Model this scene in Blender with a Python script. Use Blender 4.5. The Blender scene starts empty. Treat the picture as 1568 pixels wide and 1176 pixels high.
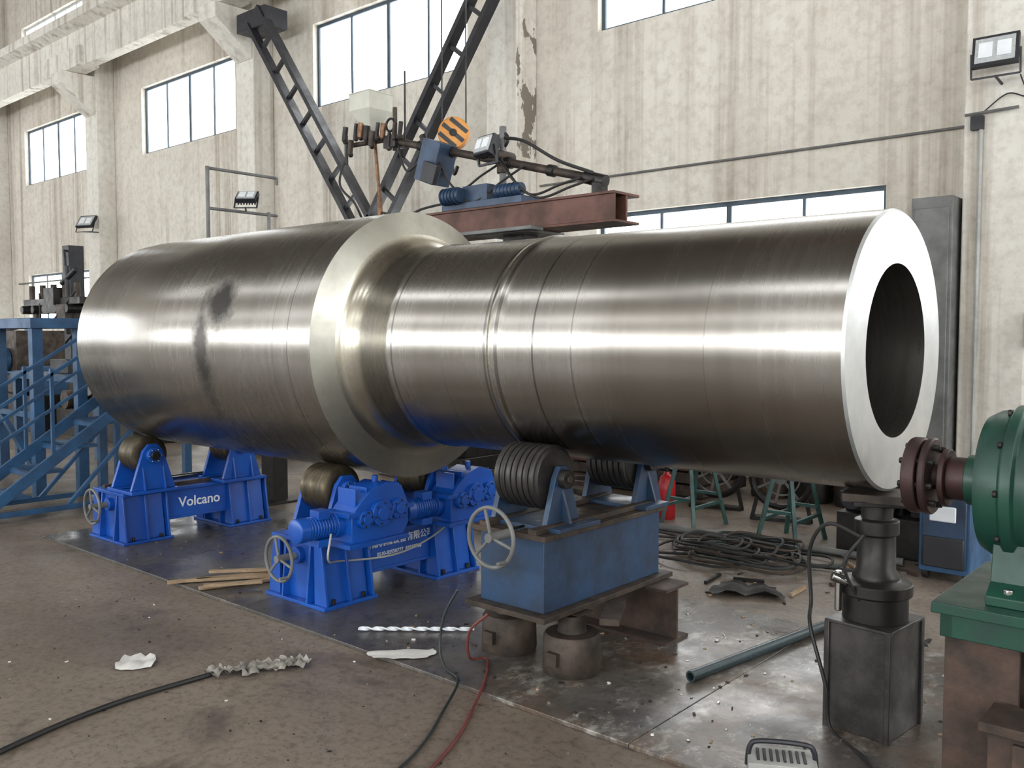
import bpy, bmesh, math, random
from mathutils import Vector, Matrix
random.seed(7)
V=Vector
def S(r,g,b):
    def f(c):
        c/=255.0
        return c/12.92 if c<=.04045 else ((c+.055)/1.055)**2.4
    return (f(r),f(g),f(b),1)

# ---------------------------------------------------------------- materials
def newmat(name):
    m=bpy.data.materials.new(name); m.use_nodes=True
    nt=m.node_tree; b=nt.nodes['Principled BSDF']
    return m,nt,b
def noise_n(nt,scale,stretch=(1,1,1),detail=6,rough=.6,dist=0):
    g=nt.nodes.new('ShaderNodeNewGeometry'); mp=nt.nodes.new('ShaderNodeMapping')
    mp.inputs['Scale'].default_value=stretch
    n=nt.nodes.new('ShaderNodeTexNoise'); n.inputs['Scale'].default_value=scale
    n.inputs['Detail'].default_value=detail; n.inputs['Roughness'].default_value=rough
    n.inputs['Distortion'].default_value=dist
    nt.links.new(g.outputs['Position'],mp.inputs['Vector']); nt.links.new(mp.outputs[0],n.inputs['Vector'])
    return n.outputs['Fac']
def ramp(nt,fac,stops):
    r=nt.nodes.new('ShaderNodeValToRGB'); e=r.color_ramp.elements
    while len(e)<len(stops): e.new(.5)
    for i,(p,c) in enumerate(stops):
        e[i].position=p; e[i].color=c if len(c)==4 else (*c,1)
    nt.links.new(fac,r.inputs['Fac']); return r.outputs['Color']
def mix(nt,fac,a,b,mode='MIX'):
    n=nt.nodes.new('ShaderNodeMix'); n.data_type='RGBA'; n.blend_type=mode
    for s,v in ((n.inputs[0],fac),(n.inputs[6],a),(n.inputs[7],b)):
        if hasattr(v,'is_linked'): nt.links.new(v,s)
        else: s.default_value=v
    return n.outputs[2]
def mrange(nt,v,a,b,c,d):
    n=nt.nodes.new('ShaderNodeMapRange'); nt.links.new(v,n.inputs[0])
    for i,x in enumerate((a,b,c,d)): n.inputs[i+1].default_value=x
    return n.outputs[0]
def bump(nt,b,h,strength,dist):
    n=nt.nodes.new('ShaderNodeBump'); n.inputs['Strength'].default_value=strength
    n.inputs['Distance'].default_value=dist; nt.links.new(h,n.inputs['Height']); nt.links.new(n.outputs[0],b.inputs['Normal'])
def pm(name,c1,c2=None,rough=.5,metal=0,scale=5,stretch=(1,1,1),bmp=0,bscale=60,rvar=.12,lo=.35,hi=.65,spec=.5):
    m,nt,b=newmat(name)
    c2=c2 or tuple(min(1,x*.72) for x in c1[:3])+(1,)
    n=noise_n(nt,scale,stretch)
    nt.links.new(ramp(nt,n,[(lo,c1),(hi,c2)]),b.inputs['Base Color'])
    nt.links.new(mrange(nt,n,.3,.7,max(0.02,rough-rvar),min(1,rough+rvar)),b.inputs['Roughness'])
    b.inputs['Metallic'].default_value=metal; b.inputs['Specular IOR Level'].default_value=spec
    if bmp: bump(nt,b,noise_n(nt,bscale),bmp,.004)
    return m
def emis(name,col,st):
    m,nt,b=newmat(name); n=noise_n(nt,.5)
    nt.links.new(ramp(nt,n,[(.3,col),(.7,tuple(x*.93 for x in col[:3])+(1,))]),b.inputs['Emission Color'])
    b.inputs['Base Color'].default_value=(.6,.65,.7,1); b.inputs['Emission Strength'].default_value=st; b.inputs['Roughness'].default_value=.3
    return m
def gmath(nt,op,a,b=None):
    n=nt.nodes.new('ShaderNodeMath'); n.operation=op
    for s,v in ((n.inputs[0],a),(n.inputs[1],b)):
        if v is None: continue
        if hasattr(v,'is_linked'): nt.links.new(v,s)
        else: s.default_value=v
    return n.outputs[0]
def posxyz(nt):
    g=nt.nodes.new('ShaderNodeNewGeometry'); s=nt.nodes.new('ShaderNodeSeparateXYZ'); nt.links.new(g.outputs['Position'],s.inputs[0]); return s.outputs

def wall_mat(name,c1,c2,peel=False):
    m,nt,b=newmat(name)
    base=ramp(nt,noise_n(nt,.7,detail=8,rough=.65),[(.3,c1),(.7,c2)])
    streak=ramp(nt,noise_n(nt,1,(5,5,.12),detail=6,rough=.6),[(.49,(0,0,0)),(.66,(.85,.85,.85))])
    zone=ramp(nt,noise_n(nt,.35,(1,1,.5),detail=3),[(.40,(.2,.2,.2)),(.58,(1,1,1))])
    streak=mix(nt,1,streak,zone,'MULTIPLY')
    base=mix(nt,streak,base,S(152,140,125))
    grime=ramp(nt,noise_n(nt,.22,(1,1,1.5),detail=6,rough=.65),[(.45,(0,0,0)),(.68,(.4,.4,.4))])
    base=mix(nt,grime,base,S(170,161,148))
    fine=ramp(nt,noise_n(nt,9,detail=8,rough=.7),[(.3,S(212,208,201)),(.55,(1,1,1))])
    base=mix(nt,.6,base,fine,'MULTIPLY')
    spots=ramp(nt,noise_n(nt,1.1,(1,1,.8),detail=10,rough=.75,dist=.4),[(.69,(0,0,0)),(.71,(.65,.65,.65))])
    base=mix(nt,spots,base,S(160,152,141))
    if peel:
        o=posxyz(nt)
        dx=gmath(nt,'ABSOLUTE',gmath(nt,'ADD',o[0],7.66))
        k=gmath(nt,'ADD',dx,gmath(nt,'MULTIPLY',noise_n(nt,3,(1,1,.6),detail=8),.26))
        msk=gmath(nt,'MULTIPLY',gmath(nt,'LESS_THAN',k,.14),gmath(nt,'GREATER_THAN',o[2],3.9))
        base=mix(nt,msk,base,S(122,114,104))
    nt.links.new(base,b.inputs['Base Color']); b.inputs['Roughness'].default_value=.85
    h=gmath(nt,'ADD',noise_n(nt,2.2,detail=6,rough=.5,dist=.3),gmath(nt,'MULTIPLY',noise_n(nt,30,detail=4),.08))
    bump(nt,b,h,.5,.05)
    return m
M={}
M['wall']=wall_mat('cream_plaster',S(222,217,206),S(208,201,189))
M['col']=wall_mat('painted_concrete_column',S(228,225,217),S(216,211,201),True)
M['roof']=pm('dark_roof_sheet',S(112,105,98),S(92,86,80),.8)
M['win']=emis('bright_window_glass',(.97,.99,1,1),4.4)
M['win2']=emis('bright_window_glass_street_side',(.93,.97,1,1),11.5)
M['fill_gable']=emis('gable_fill_glow',(.93,.97,1,1),8.5)  # glow for added end-wall panes, lights the near shaft face
M['fill_clere']=emis('clerestory_fill_glow',(.95,.97,1,1),4.5)  # glow for an added upper pane row, fill for the shaft's upper side
M['ceil_fill']=emis('ceiling_fill_glow',(.95,.98,1,1),10.0)  # glow for added ceiling strips, general fill light
M['frame_d']=pm('dark_window_frame',S(60,78,92),None,.5)
M['frame_w']=pm('white_window_frame',S(190,196,196),None,.5)

def floor_mat():
    m,nt,b=newmat('worn_concrete_floor')
    base=ramp(nt,noise_n(nt,.55,detail=10,rough=.65,dist=.5),[(.3,S(98,87,77)),(.5,S(119,107,95)),(.7,S(138,126,113))])
    sp=ramp(nt,noise_n(nt,26,detail=6,rough=.7),[(.33,(.42,.39,.37)),(.52,(1,1,1))])
    base=mix(nt,.8,base,sp,'MULTIPLY')
    dark=ramp(nt,noise_n(nt,1.3,detail=9,rough=.7,dist=.8),[(.55,(0,0,0)),(.67,(.75,.75,.75))])
    base=mix(nt,dark,base,S(60,52,46))
    v=nt.nodes.new('ShaderNodeTexVoronoi'); v.inputs['Scale'].default_value=34
    g=nt.nodes.new('ShaderNodeNewGeometry'); nt.links.new(g.outputs['Position'],v.inputs['Vector'])
    peb=ramp(nt,v.outputs['Distance'],[(.12,(.8,.8,.8)),(.19,(0,0,0))])
    base=mix(nt,gmath(nt,'MULTIPLY',peb,ramp(nt,noise_n(nt,5),[(.46,(0,0,0)),(.56,(1,1,1))])),base,S(52,46,41))
    nt.links.new(base,b.inputs['Base Color'])
    nt.links.new(mrange(nt,noise_n(nt,1.1,detail=8),.35,.65,.3,.66),b.inputs['Roughness'])
    bump(nt,b,gmath(nt,'ADD',noise_n(nt,24,detail=8),noise_n(nt,3,detail=4)),.4,.006)
    return m
M['floor']=floor_mat()
def plate_mat():
    m,nt,b=newmat('oily_steel_plate')
    base=ramp(nt,noise_n(nt,.9,detail=10,rough=.7,dist=.5),[(.3,S(66,64,62)),(.5,S(92,88,84)),(.68,S(114,108,101))])
    o=posxyz(nt)
    right=mrange(nt,o[0],-3.6,-2.4,0,1)
    rust=gmath(nt,'MULTIPLY',right,ramp(nt,noise_n(nt,1.7,detail=10,rough=.75,dist=.8),[(.45,(0,0,0)),(.6,(.75,.75,.75))]))
    base=mix(nt,rust,base,S(106,84,66))
    scuff=gmath(nt,'MULTIPLY',right,ramp(nt,noise_n(nt,4.5,(1,.6,1),detail=12,rough=.8),[(.52,(0,0,0)),(.63,(.75,.75,.75))]))
    base=mix(nt,scuff,base,S(184,180,172))
    sp=ramp(nt,noise_n(nt,22,detail=6,rough=.7),[(.35,(.42,.41,.39)),(.55,(1,1,1))])
    base=mix(nt,.65,base,sp,'MULTIPLY')
    nt.links.new(base,b.inputs['Base Color']); b.inputs['Metallic'].default_value=.2
    nt.links.new(mrange(nt,noise_n(nt,2.2,detail=8),.35,.65,.16,.48),b.inputs['Roughness'])
    bump(nt,b,gmath(nt,'ADD',noise_n(nt,26,detail=6),gmath(nt,'MULTIPLY',noise_n(nt,2),1.5)),.2,.005)
    return m
M['plate']=plate_mat()
def shaft_mat():
    m,nt,b=newmat('machined_forged_steel')
    ln=noise_n(nt,1,(38,.12,.12),detail=4,rough=.6)
    bd=noise_n(nt,1,(2.6,.2,.2),detail=3)
    bl=noise_n(nt,1.1,(1,1,1),detail=5,rough=.55,dist=.5)
    base=ramp(nt,bd,[(.3,S(153,149,143)),(.7,S(168,164,158))])
    base=mix(nt,.10,base,ramp(nt,ln,[(.3,S(175,170,164)),(.6,(1,1,1))]),'MULTIPLY')
    base=mix(nt,.35,base,ramp(nt,bl,[(.35,S(170,161,150)),(.6,(1,1,1))]),'MULTIPLY')
    o=posxyz(nt)
    def blob(cx,cz,sx,sz,v=.85):
        a=gmath(nt,'DIVIDE',gmath(nt,'SUBTRACT',o[0],cx),sx); c=gmath(nt,'DIVIDE',gmath(nt,'SUBTRACT',o[2],cz),sz)
        r=gmath(nt,'SQRT',gmath(nt,'ADD',gmath(nt,'MULTIPLY',a,a),gmath(nt,'MULTIPLY',c,c)))
        r=gmath(nt,'ADD',r,gmath(nt,'MULTIPLY',gmath(nt,'SUBTRACT',noise_n(nt,7,detail=8,rough=.75),.5),2.2))
        return mrange(nt,r,.5,1.3,v,0)
    st=gmath(nt,'MAXIMUM',blob(-4.93,1.80,.16,.14,.9),blob(-5.08,1.50,.09,.33,.8))
    st=gmath(nt,'MULTIPLY',st,gmath(nt,'LESS_THAN',o[1],3.7))
    base=mix(nt,st,base,S(44,42,40))
    def ringd(x,w,val):
        return gmath(nt,'MULTIPLY',gmath(nt,'LESS_THAN',gmath(nt,'ABSOLUTE',gmath(nt,'SUBTRACT',o[0],x)),w),val)
    for x,w,vv in ((-2.62,.005,.6),(-2.40,.004,.35),(-4.18,.005,.4),(-4.32,.003,.3),(-1.75,.003,.18),(-3.2,.002,.2),(-6.55,.003,.3),(-2.84,.008,.5),(-2.915,.006,.5),(-3.57,.005,.5)):
        base=mix(nt,ringd(x,w,vv),base,S(50,48,46))
    nt.links.new(base,b.inputs['Base Color']); b.inputs['Metallic'].default_value=1
    r=gmath(nt,'ADD',mrange(nt,ln,.3,.7,.235,.26),gmath(nt,'MULTIPLY',bl,.04))
    r=gmath(nt,'ADD',r,gmath(nt,'MULTIPLY',st,.2))
    nt.links.new(r,b.inputs['Roughness'])
    b.inputs['Anisotropic'].default_value=.35; b.inputs['Anisotropic Rotation'].default_value=.25
    t=nt.nodes.new('ShaderNodeTangent'); t.direction_type='RADIAL'; t.axis='X'
    nt.links.new(t.outputs[0],b.inputs['Tangent'])
    return m
M['shaft']=shaft_mat()
M['face']=pm('milled_steel_face',S(198,199,198),S(176,177,176),.42,.85,scale=4,bmp=.08,bscale=30,rvar=.06)
M['flange']=pm('turned_flange_face',S(166,163,152),S(145,142,132),.38,.95,scale=4,rvar=.05)
M['fillet']=pm('turned_fillet_steel',S(182,177,163),S(160,155,143),.28,1,scale=4,rvar=.04)
M['bore']=pm('bored_steel',S(122,119,112),S(96,93,88),.36,.9,scale=3,stretch=(8,1,1))
M['blue']=pm('royal_blue_paint',S(16,80,170),S(12,62,142),.36,0,scale=3,rvar=.06)
M['blue_d']=pm('worn_blue_paint',S(38,64,94),S(28,43,62),.45,0,scale=6,bmp=.15,rvar=.15)
M['blue_s']=pm('stair_blue_paint',S(44,86,124),S(34,64,94),.5,0,scale=4)
M['gold']=pm('bronze_roller',S(100,90,70),S(58,52,44),.42,.8,scale=9,stretch=(5,1,1))
M['dark']=pm('dark_greasy_steel',S(50,47,45),S(30,28,27),.45,.5,scale=9,bmp=.2)
M['blk']=pm('black_paint',S(36,36,42),S(24,24,28),.5)
M['rub']=pm('black_rubber',S(26,25,25),S(36,34,33),.6)
M['chrome']=pm('bright_steel',S(190,190,186),S(134,132,128),.25,1,scale=10)
M['rollr']=pm('grooved_steel_roller',S(70,67,65),S(44,42,41),.45,.6,scale=6,stretch=(12,1,1))
M['rust']=pm('rusty_steel',S(78,60,50),S(49,40,35),.7,.15,scale=8,bmp=.3)
M['beam']=pm('red_oxide_beam',S(94,58,45),S(67,45,36),.6,.1,scale=5)
M['brown']=pm('brown_dusty_steel',S(78,66,57),S(47,41,36),.6,.4,scale=8,bmp=.3)
M['green']=pm('green_motor_paint',S(22,66,52),S(18,47,40),.42,0,scale=6,bmp=.1)
M['greenl']=pm('green_stand_paint',S(40,78,72),S(30,56,54),.5)
M['redb']=pm('maroon_flange',S(68,43,40),S(47,33,31),.5,.3,scale=9)
M['red']=pm('extinguisher_red',S(184,30,36),S(145,20,26),.3)
M['wood']=pm('raw_timber',S(162,138,110),S(133,112,86),.75,0,scale=3,stretch=(14,2,14))
M['paper']=pm('white_paper',S(216,214,208),S(196,193,188),.8)
M['plast']=pm('crumpled_plastic_film',S(158,154,147),S(116,110,101),.3,0,scale=14)
M['grey']=pm('grey_painted_metal',S(112,112,110),S(89,89,87),.55)
M['lgrey']=pm('light_grey_casing',S(172,172,167),S(144,144,139),.5)
M['hop']=pm('beige_hopper',S(196,195,183),S(175,174,162),.6)
M['brass']=pm('brass_fitting',S(128,93,65),S(84,61,46),.4,.6,scale=20)
M['orange']=pm('yellow_orange_paint',S(210,144,62),S(184,120,48),.5)
M['lamp']=pm('lamp_reflector',S(196,199,197),S(172,176,176),.25,.2,scale=12)
M['hoseR']=pm('red_hose',S(114,55,50),S(86,43,40),.5)
M['hoseG']=pm('dark_green_hose',S(38,46,43),S(28,34,32),.5)
M['pipe']=pm('painted_steel_pipe',S(50,65,69),S(39,49,53),.35,.3)
M['white']=pm('white_paint',S(228,231,233),S(213,217,221),.5)
M['wire']=pm('wire_rope',S(60,58,56),S(40,38,36),.5,.5)
M['stand']=pm('scuffed_dark_stand',S(74,71,69),S(41,39,38),.4,.4,scale=7,bmp=.25)

# ---------------------------------------------------------------- builder
class B:
    def __init__(s,name): s.name=name; s.bm=bmesh.new(); s.m=[]
    def mi(s,m):
        m=M[m] if isinstance(m,str) else m
        if m not in s.m: s.m.append(m)
        return s.m.index(m)
    def _set(s,verts,m):
        i=s.mi(m)
        for f in {f for v in verts for f in v.link_faces}: f.material_index=i
    def box(s,c,d,m,rot=None):
        mt=Matrix.Translation(c)
        if rot is not None: mt=mt@(rot if isinstance(rot,Matrix) else Matrix.Rotation(rot,4,'Z'))
        r=bmesh.ops.create_cube(s.bm,size=1,matrix=mt@Matrix.Diagonal((*d,1))); s._set(r['verts'],m)
    def bb(s,x0,x1,y0,y1,z0,z1,m): s.box(((x0+x1)/2,(y0+y1)/2,(z0+z1)/2),(x1-x0,y1-y0,z1-z0),m)
    def bar(s,a,b,w,h,m):
        a=V(a);b=V(b);d=b-a; q=d.to_track_quat('Y','Z').to_matrix().to_4x4()
        s.box((a+b)/2,(w,d.length,h),m,q)
    def cyl(s,a,b,r,m,r2=None,seg=24):
        a=V(a);b=V(b);d=b-a; q=d.to_track_quat('Z','Y').to_matrix().to_4x4()
        r_=bmesh.ops.create_cone(s.bm,cap_ends=True,segments=seg,radius1=r,radius2=r if r2 is None else r2,depth=d.length,matrix=Matrix.Translation((a+b)/2)@q)
        s._set(r_['verts'],m)
    def sph(s,c,r,m,sc=(1,1,1),seg=16):
        r_=bmesh.ops.create_uvsphere(s.bm,u_segments=seg,v_segments=seg//2,radius=r,matrix=Matrix.Translation(c)@Matrix.Diagonal((*sc,1))); s._set(r_['verts'],m)
    def prism(s,pts,ax,a0,a1,m):
        def P(p,a): return {'X':(a,p[0],p[1]),'Y':(p[0],a,p[1]),'Z':(p[0],p[1],a)}[ax]
        v0=[s.bm.verts.new(P(p,a0)) for p in pts]; v1=[s.bm.verts.new(P(p,a1)) for p in pts]
        s.bm.faces.new(v0); s.bm.faces.new(v1[::-1]); n=len(pts)
        for i in range(n): s.bm.faces.new((v0[i],v1[i],v1[(i+1)%n],v0[(i+1)%n]))
        s._set(v0+v1,m)
    def lathe(s,o,ax,prof,m,seg=48,closed=False,mats=None):
        o=V(o);q=V(ax).to_track_quat('Z','Y').to_matrix(); R=[]
        for t,r in prof:
            R.append([s.bm.verts.new(o+q@V((r*math.cos(2*math.pi*k/seg),r*math.sin(2*math.pi*k/seg),t))) for k in range(seg)])
        n=len(R)
        for i in range(n if closed else n-1):
            A=R[i];C=R[(i+1)%n]; mm=s.mi(mats[i] if mats else m)
            for k in range(seg):
                f=s.bm.faces.new((A[k],A[(k+1)%seg],C[(k+1)%seg],C[k])); f.material_index=mm
        if not closed:
            for A in (R[0],R[-1]): f=s.bm.faces.new(A); f.material_index=s.mi(mats[0] if mats else m)
    def torus(s,c,ax,R,r,m,seg=40,n=8):
        s.lathe(c,ax,[(r*math.sin(2*math.pi*k/n),R+r*math.cos(2*math.pi*k/n)) for k in range(n)],m,seg,True)
    def sweep(s,pts,r,m,n=8,sub=8,smooth=True):
        P=[V(p) for p in pts]
        if smooth and len(P)>2:
            Q=[]
            E=[P[0]*2-P[1]]+P+[P[-1]*2-P[-2]]
            for i in range(1,len(E)-2):
                a,b,c,d=E[i-1:i+3]
                for k in range(sub):
                    t=k/sub; Q.append(.5*((2*b)+(c-a)*t+(2*a-5*b+4*c-d)*t*t+(3*b-a-3*c+d)*t**3))
            Q.append(P[-1]); P=Q
        rings=[];up=V((0,0,1))
        for i,p in enumerate(P):
            d=(P[min(i+1,len(P)-1)]-P[max(i-1,0)])
            if d.length<1e-6: d=V((1,0,0))
            d.normalize(); u=up-d*up.dot(d)
            if u.length<.05: u=V((1,0,0))-d*d.x
            u.normalize(); w=d.cross(u); up=u
            rings.append([s.bm.verts.new(p+r*(u*math.cos(2*math.pi*k/n)+w*math.sin(2*math.pi*k/n))) for k in range(n)])
        i0=s.mi(m)
        for a,b in zip(rings,rings[1:]):
            for k in range(n): s.bm.faces.new((a[k],a[(k+1)%n],b[(k+1)%n],b[k])).material_index=i0
        for a in (rings[0],rings[-1]): s.bm.faces.new(a).material_index=i0
    def done(s,bevel=0,recalc=True):
        bm=s.bm
        if recalc: bmesh.ops.recalc_face_normals(bm,faces=bm.faces)
        for f in bm.faces: f.smooth=True
        for e in bm.edges:
            if len(e.link_faces)!=2 or e.calc_face_angle(0)>math.radians(38): e.smooth=False
        xs=[v.co for v in bm.verts]
        c=V(((min(v.x for v in xs)+max(v.x for v in xs))/2,(min(v.y for v in xs)+max(v.y for v in xs))/2,min(v.z for v in xs)))
        bmesh.ops.translate(bm,verts=bm.verts,vec=-c)
        me=bpy.data.meshes.new(s.name); bm.to_mesh(me); bm.free()
        for m in s.m: me.materials.append(m)
        o=bpy.data.objects.new(s.name,me); o.location=c; bpy.context.collection.objects.link(o)
        if bevel:
            md=o.modifiers.new('bevel','BEVEL'); md.width=bevel; md.segments=2; md.limit_method='ANGLE'; md.angle_limit=math.radians(50)
        return o
def text(parent,name,body,loc,size,mat,rot=(math.pi/2,0,math.pi/2),shear=0):
    c=bpy.data.curves.new(name,'FONT'); c.body=body; c.size=size; c.extrude=.0015; c.align_x='CENTER'; c.align_y='CENTER'; c.shear=shear; c.offset=size*.012
    c.materials.append(M[mat]); o=bpy.data.objects.new(name,c); bpy.context.collection.objects.link(o)
    o.parent=parent; o.location=V(loc)-parent.location; o.rotation_euler=rot; return o

# ---------------------------------------------------------------- room
XL,XR,YB,YF,ZC=-34,9,9.3,-8,12.2
b=B('floor'); b.bb(XL-.3,XR+.3,YF-.3,YB+.3,-.3,0,'floor'); b.done()
b=B('ceiling'); 
b.bb(XL-.3,XR+.3,YF-.3,YB+.3,ZC,ZC+.2,'roof')
for x in range(-33,9,6):
    b.bb(x-.15,x+.15,YF,YB,ZC-.5,ZC,'roof')
b.done()
def hole_wall(name,pos,th,u0,u1,holes,along='X',mat='wall'):
    us=sorted({u0,u1}|{h[0] for h in holes}|{h[1] for h in holes}); zs=sorted({0,ZC}|{h[2] for h in holes}|{h[3] for h in holes})
    b=B(name)
    for a,c in zip(us,us[1:]):
        for e,f in zip(zs,zs[1:]):
            if any(h[0]<=(a+c)/2<=h[1] and h[2]<=(e+f)/2<=h[3] for h in holes): continue
            if along=='X': b.bb(a,c,min(pos,pos+th),max(pos,pos+th),e,f,mat)
            else: b.bb(min(pos,pos+th),max(pos,pos+th),a,c,e,f,mat)
    return b.done()
COLX=[3.85,-2.08,-7.95,-13.9,-19.85,-25.8,-31.7]
CEN=[6.85,.9,-4.93,-10.72,-16.6,-22.7,-28.7]
holes=[]; nw=0
def window(x0,x1,z0,z1,y,n,fm,gm='win',axis='X'):
    global nw; nw+=1
    b=B('window_%d'%nw); t=.05
    def q(u0,u1,a,c,y0,y1,m):
        if axis=='X': b.bb(u0,u1,y+y0,y+y1,a,c,m)
        else: b.bb(y+y0,y+y1,u0,u1,a,c,m)
    q(x0,x1,z0,z0+t,-.03,.03,fm); q(x0,x1,z1-t,z1,-.03,.03,fm); q(x0,x0+t,z0+t,z1-t,-.03,.03,fm); q(x1-t,x1,z0+t,z1-t,-.03,.03,fm)
    for i in range(1,n):
        u=x0+(x1-x0)*i/n; w=.03 if i*2==n else .016
        q(u-w,u+w,z0+t,z1-t,-.025,.025,fm)
    q(x0+t,x1-t,z0+t,z1-t,.0,.008,gm)
    b.done()
W=1.77
for i,c in enumerate(CEN):
    holes.append((c-W,c+W,5.35,6.72)); holes.append((c-W,c+W,1.9,3.1)); holes.append((c-W,c+W,8.3,9.25))
hole_wall('wall_back',YB,.3,XL,XR,holes)
for c in CEN:
    window(c-W,c+W,5.35,6.72,YB+.12,4,'frame_d')
    window(c-W,c+W,1.9,3.1,YB+.12,4,'frame_d'); window(c-W,c+W,8.3,9.25,YB+.12,6,'frame_w')
holes=[]
for c in CEN: holes+= [(c-2.4,c+2.4,2.1,4.1),(c-2.4,c+2.4,6.8,8.2)]
hole_wall('wall_front',YF-.3,.3,XL,XR,holes)
for c in CEN:
    window(c-2.4,c+2.4,2.1,4.1,YF-.15,5,'frame_w','win2')
    window(c-2.4,c+2.4,6.8,8.2,YF-.15,5,'frame_w','fill_clere')  # added unseen fill row, brightens the shaft above its highlight band
hole_wall('wall_right',XR,.3,YF,YB,[(-5,-1,2,6),(2,8.5,2,7)],'Y')
window(-5,-1,2,6,XR+.15,4,'frame_w','fill_gable',axis='Y'); window(2,8.5,2,7,XR+.15,6,'frame_w','fill_gable',axis='Y')  # added unseen light panes, brighten the shaft end from the right
hole_wall('wall_left',XL-.3,.3,YF,YB,[(-3,4,1.5,6)],'Y')
window(-3,4,1.5,6,XL-.15,6,'frame_w','win',axis='Y')
b=B('ceiling_fill_strip')
for x in range(-30,8,6): b.bb(x-1.6,x+1.6,-5.5,-4.2,ZC-.04,ZC-.01,'ceil_fill')  # added unseen emitters under the roof for overall light
b.done()
for x in COLX:
    b=B('concrete_column'); b.bb(x-.27,x+.27,8.9,YB-.001,0,ZC,'col')
    b.prism([(8.9,6.3),(8.2,6.85),(8.2,7.1),(8.9,7.1)],'X',x-.25,x+.25,'col'); b.done(.015)
b=B('crane_girder')
b.prism([(8.15,7.95),(8.15,8.12),(8.85,8.12),(8.85,7.95),(8.62,7.85),(8.62,7.12),(8.38,7.12),(8.38,7.85)],'X',XL+.02,XR-.02,'col')
for x in COLX: b.prism([(x-.9,7.12),(x-.45,7.102),(x+.45,7.102),(x+.9,7.12),(x+.9,7.5),(x-.9,7.5)],'Y',8.3,8.7,'col')
b.bb(XL+.02,XR-.02,8.46,8.54,8.12,8.22,'rust')
b.done()
b=B('trim_wall_conduit')
b.sweep([(8,9.27,3.56),(-2.0,9.27,3.56)],.013,'grey',smooth=False)
b.sweep([(-2.35,9.27,3.55),(-7.6,9.27,3.55)],.013,'grey',smooth=False)
b.sweep([(-8.3,9.27,3.3),(-13.5,9.27,3.3)],.013,'grey',smooth=False)
b.sweep([(-14.3,9.27,2.9),(-25,9.27,2.9)],.02,'grey',smooth=False)
b.sweep([(-1.78,9.2,.3),(-1.78,9.2,3.56)],.02,'lgrey',smooth=False)
b.sweep([(-2.2,8.87,.2),(-2.2,8.87,3.5)],.018,'lgrey',smooth=False)
b.sweep([(-2.33,8.85,3.56),(-1.9,8.85,3.57)],.013,'grey',smooth=False)
b.sweep([(-2.2,8.87,3.56),(-2.0,8.87,3.7),(-1.85,8.87,3.66),(-1.9,8.87,3.85)],.006,'blk')
b.bb(-2.28,-2.18,8.83,8.9,3.42,3.54,'blk')
b.done()

# ---------------------------------------------------------------- floor plate
b=B('steel_floor_plate')
b.bb(-7.4,-4.6,2.86,4.7,0,.02,'plate'); b.bb(-4.597,-1.9,2.86,4.7,0,.02,'plate'); b.bb(-1.897,.7,2.86,4.7,0,.02,'plate'); b.done(.003)

# ---------------------------------------------------------------- shaft
AY,AZ=3.7,1.535
prof=[(-1.2,.345),(-1.2,.548),(-1.21,.558),(-2.8,.56),(-2.83,.562),(-2.85,.571),(-2.87,.575),(-2.89,.571),(-2.9,.562),(-2.93,.566),(-3.57,.568),(-3.59,.575),(-3.61,.575),(-3.625,.566),(-3.82,.566)]
mats=['face','face']+['shaft']*12
for i in (6,): mats[i]='fillet'
mats.append('fillet')
for k in range(1,9):
    a=math.radians(78*k/8); prof.append((-3.82-.11*math.sin(a),.676-.11*math.cos(a)))
    if k>1: mats.append('fillet')
mats.append('flange')
prof+=[(-3.975,.787)]
prof+=[(-3.99,.787),(-4.15,.787),(-5.4,.787),(-6.66,.787),(-6.67,.781),(-6.83,.778),(-6.87,.75),(-6.87,.345)]
mats+=['shaft']*(len(prof)-len(mats)); mats[-1]='bore'; mats[-2]='face'
b=B('hollow_steel_shaft'); b.lathe((0,AY,AZ),(1,0,0),prof,'shaft',192,True,mats); b.done()

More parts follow.
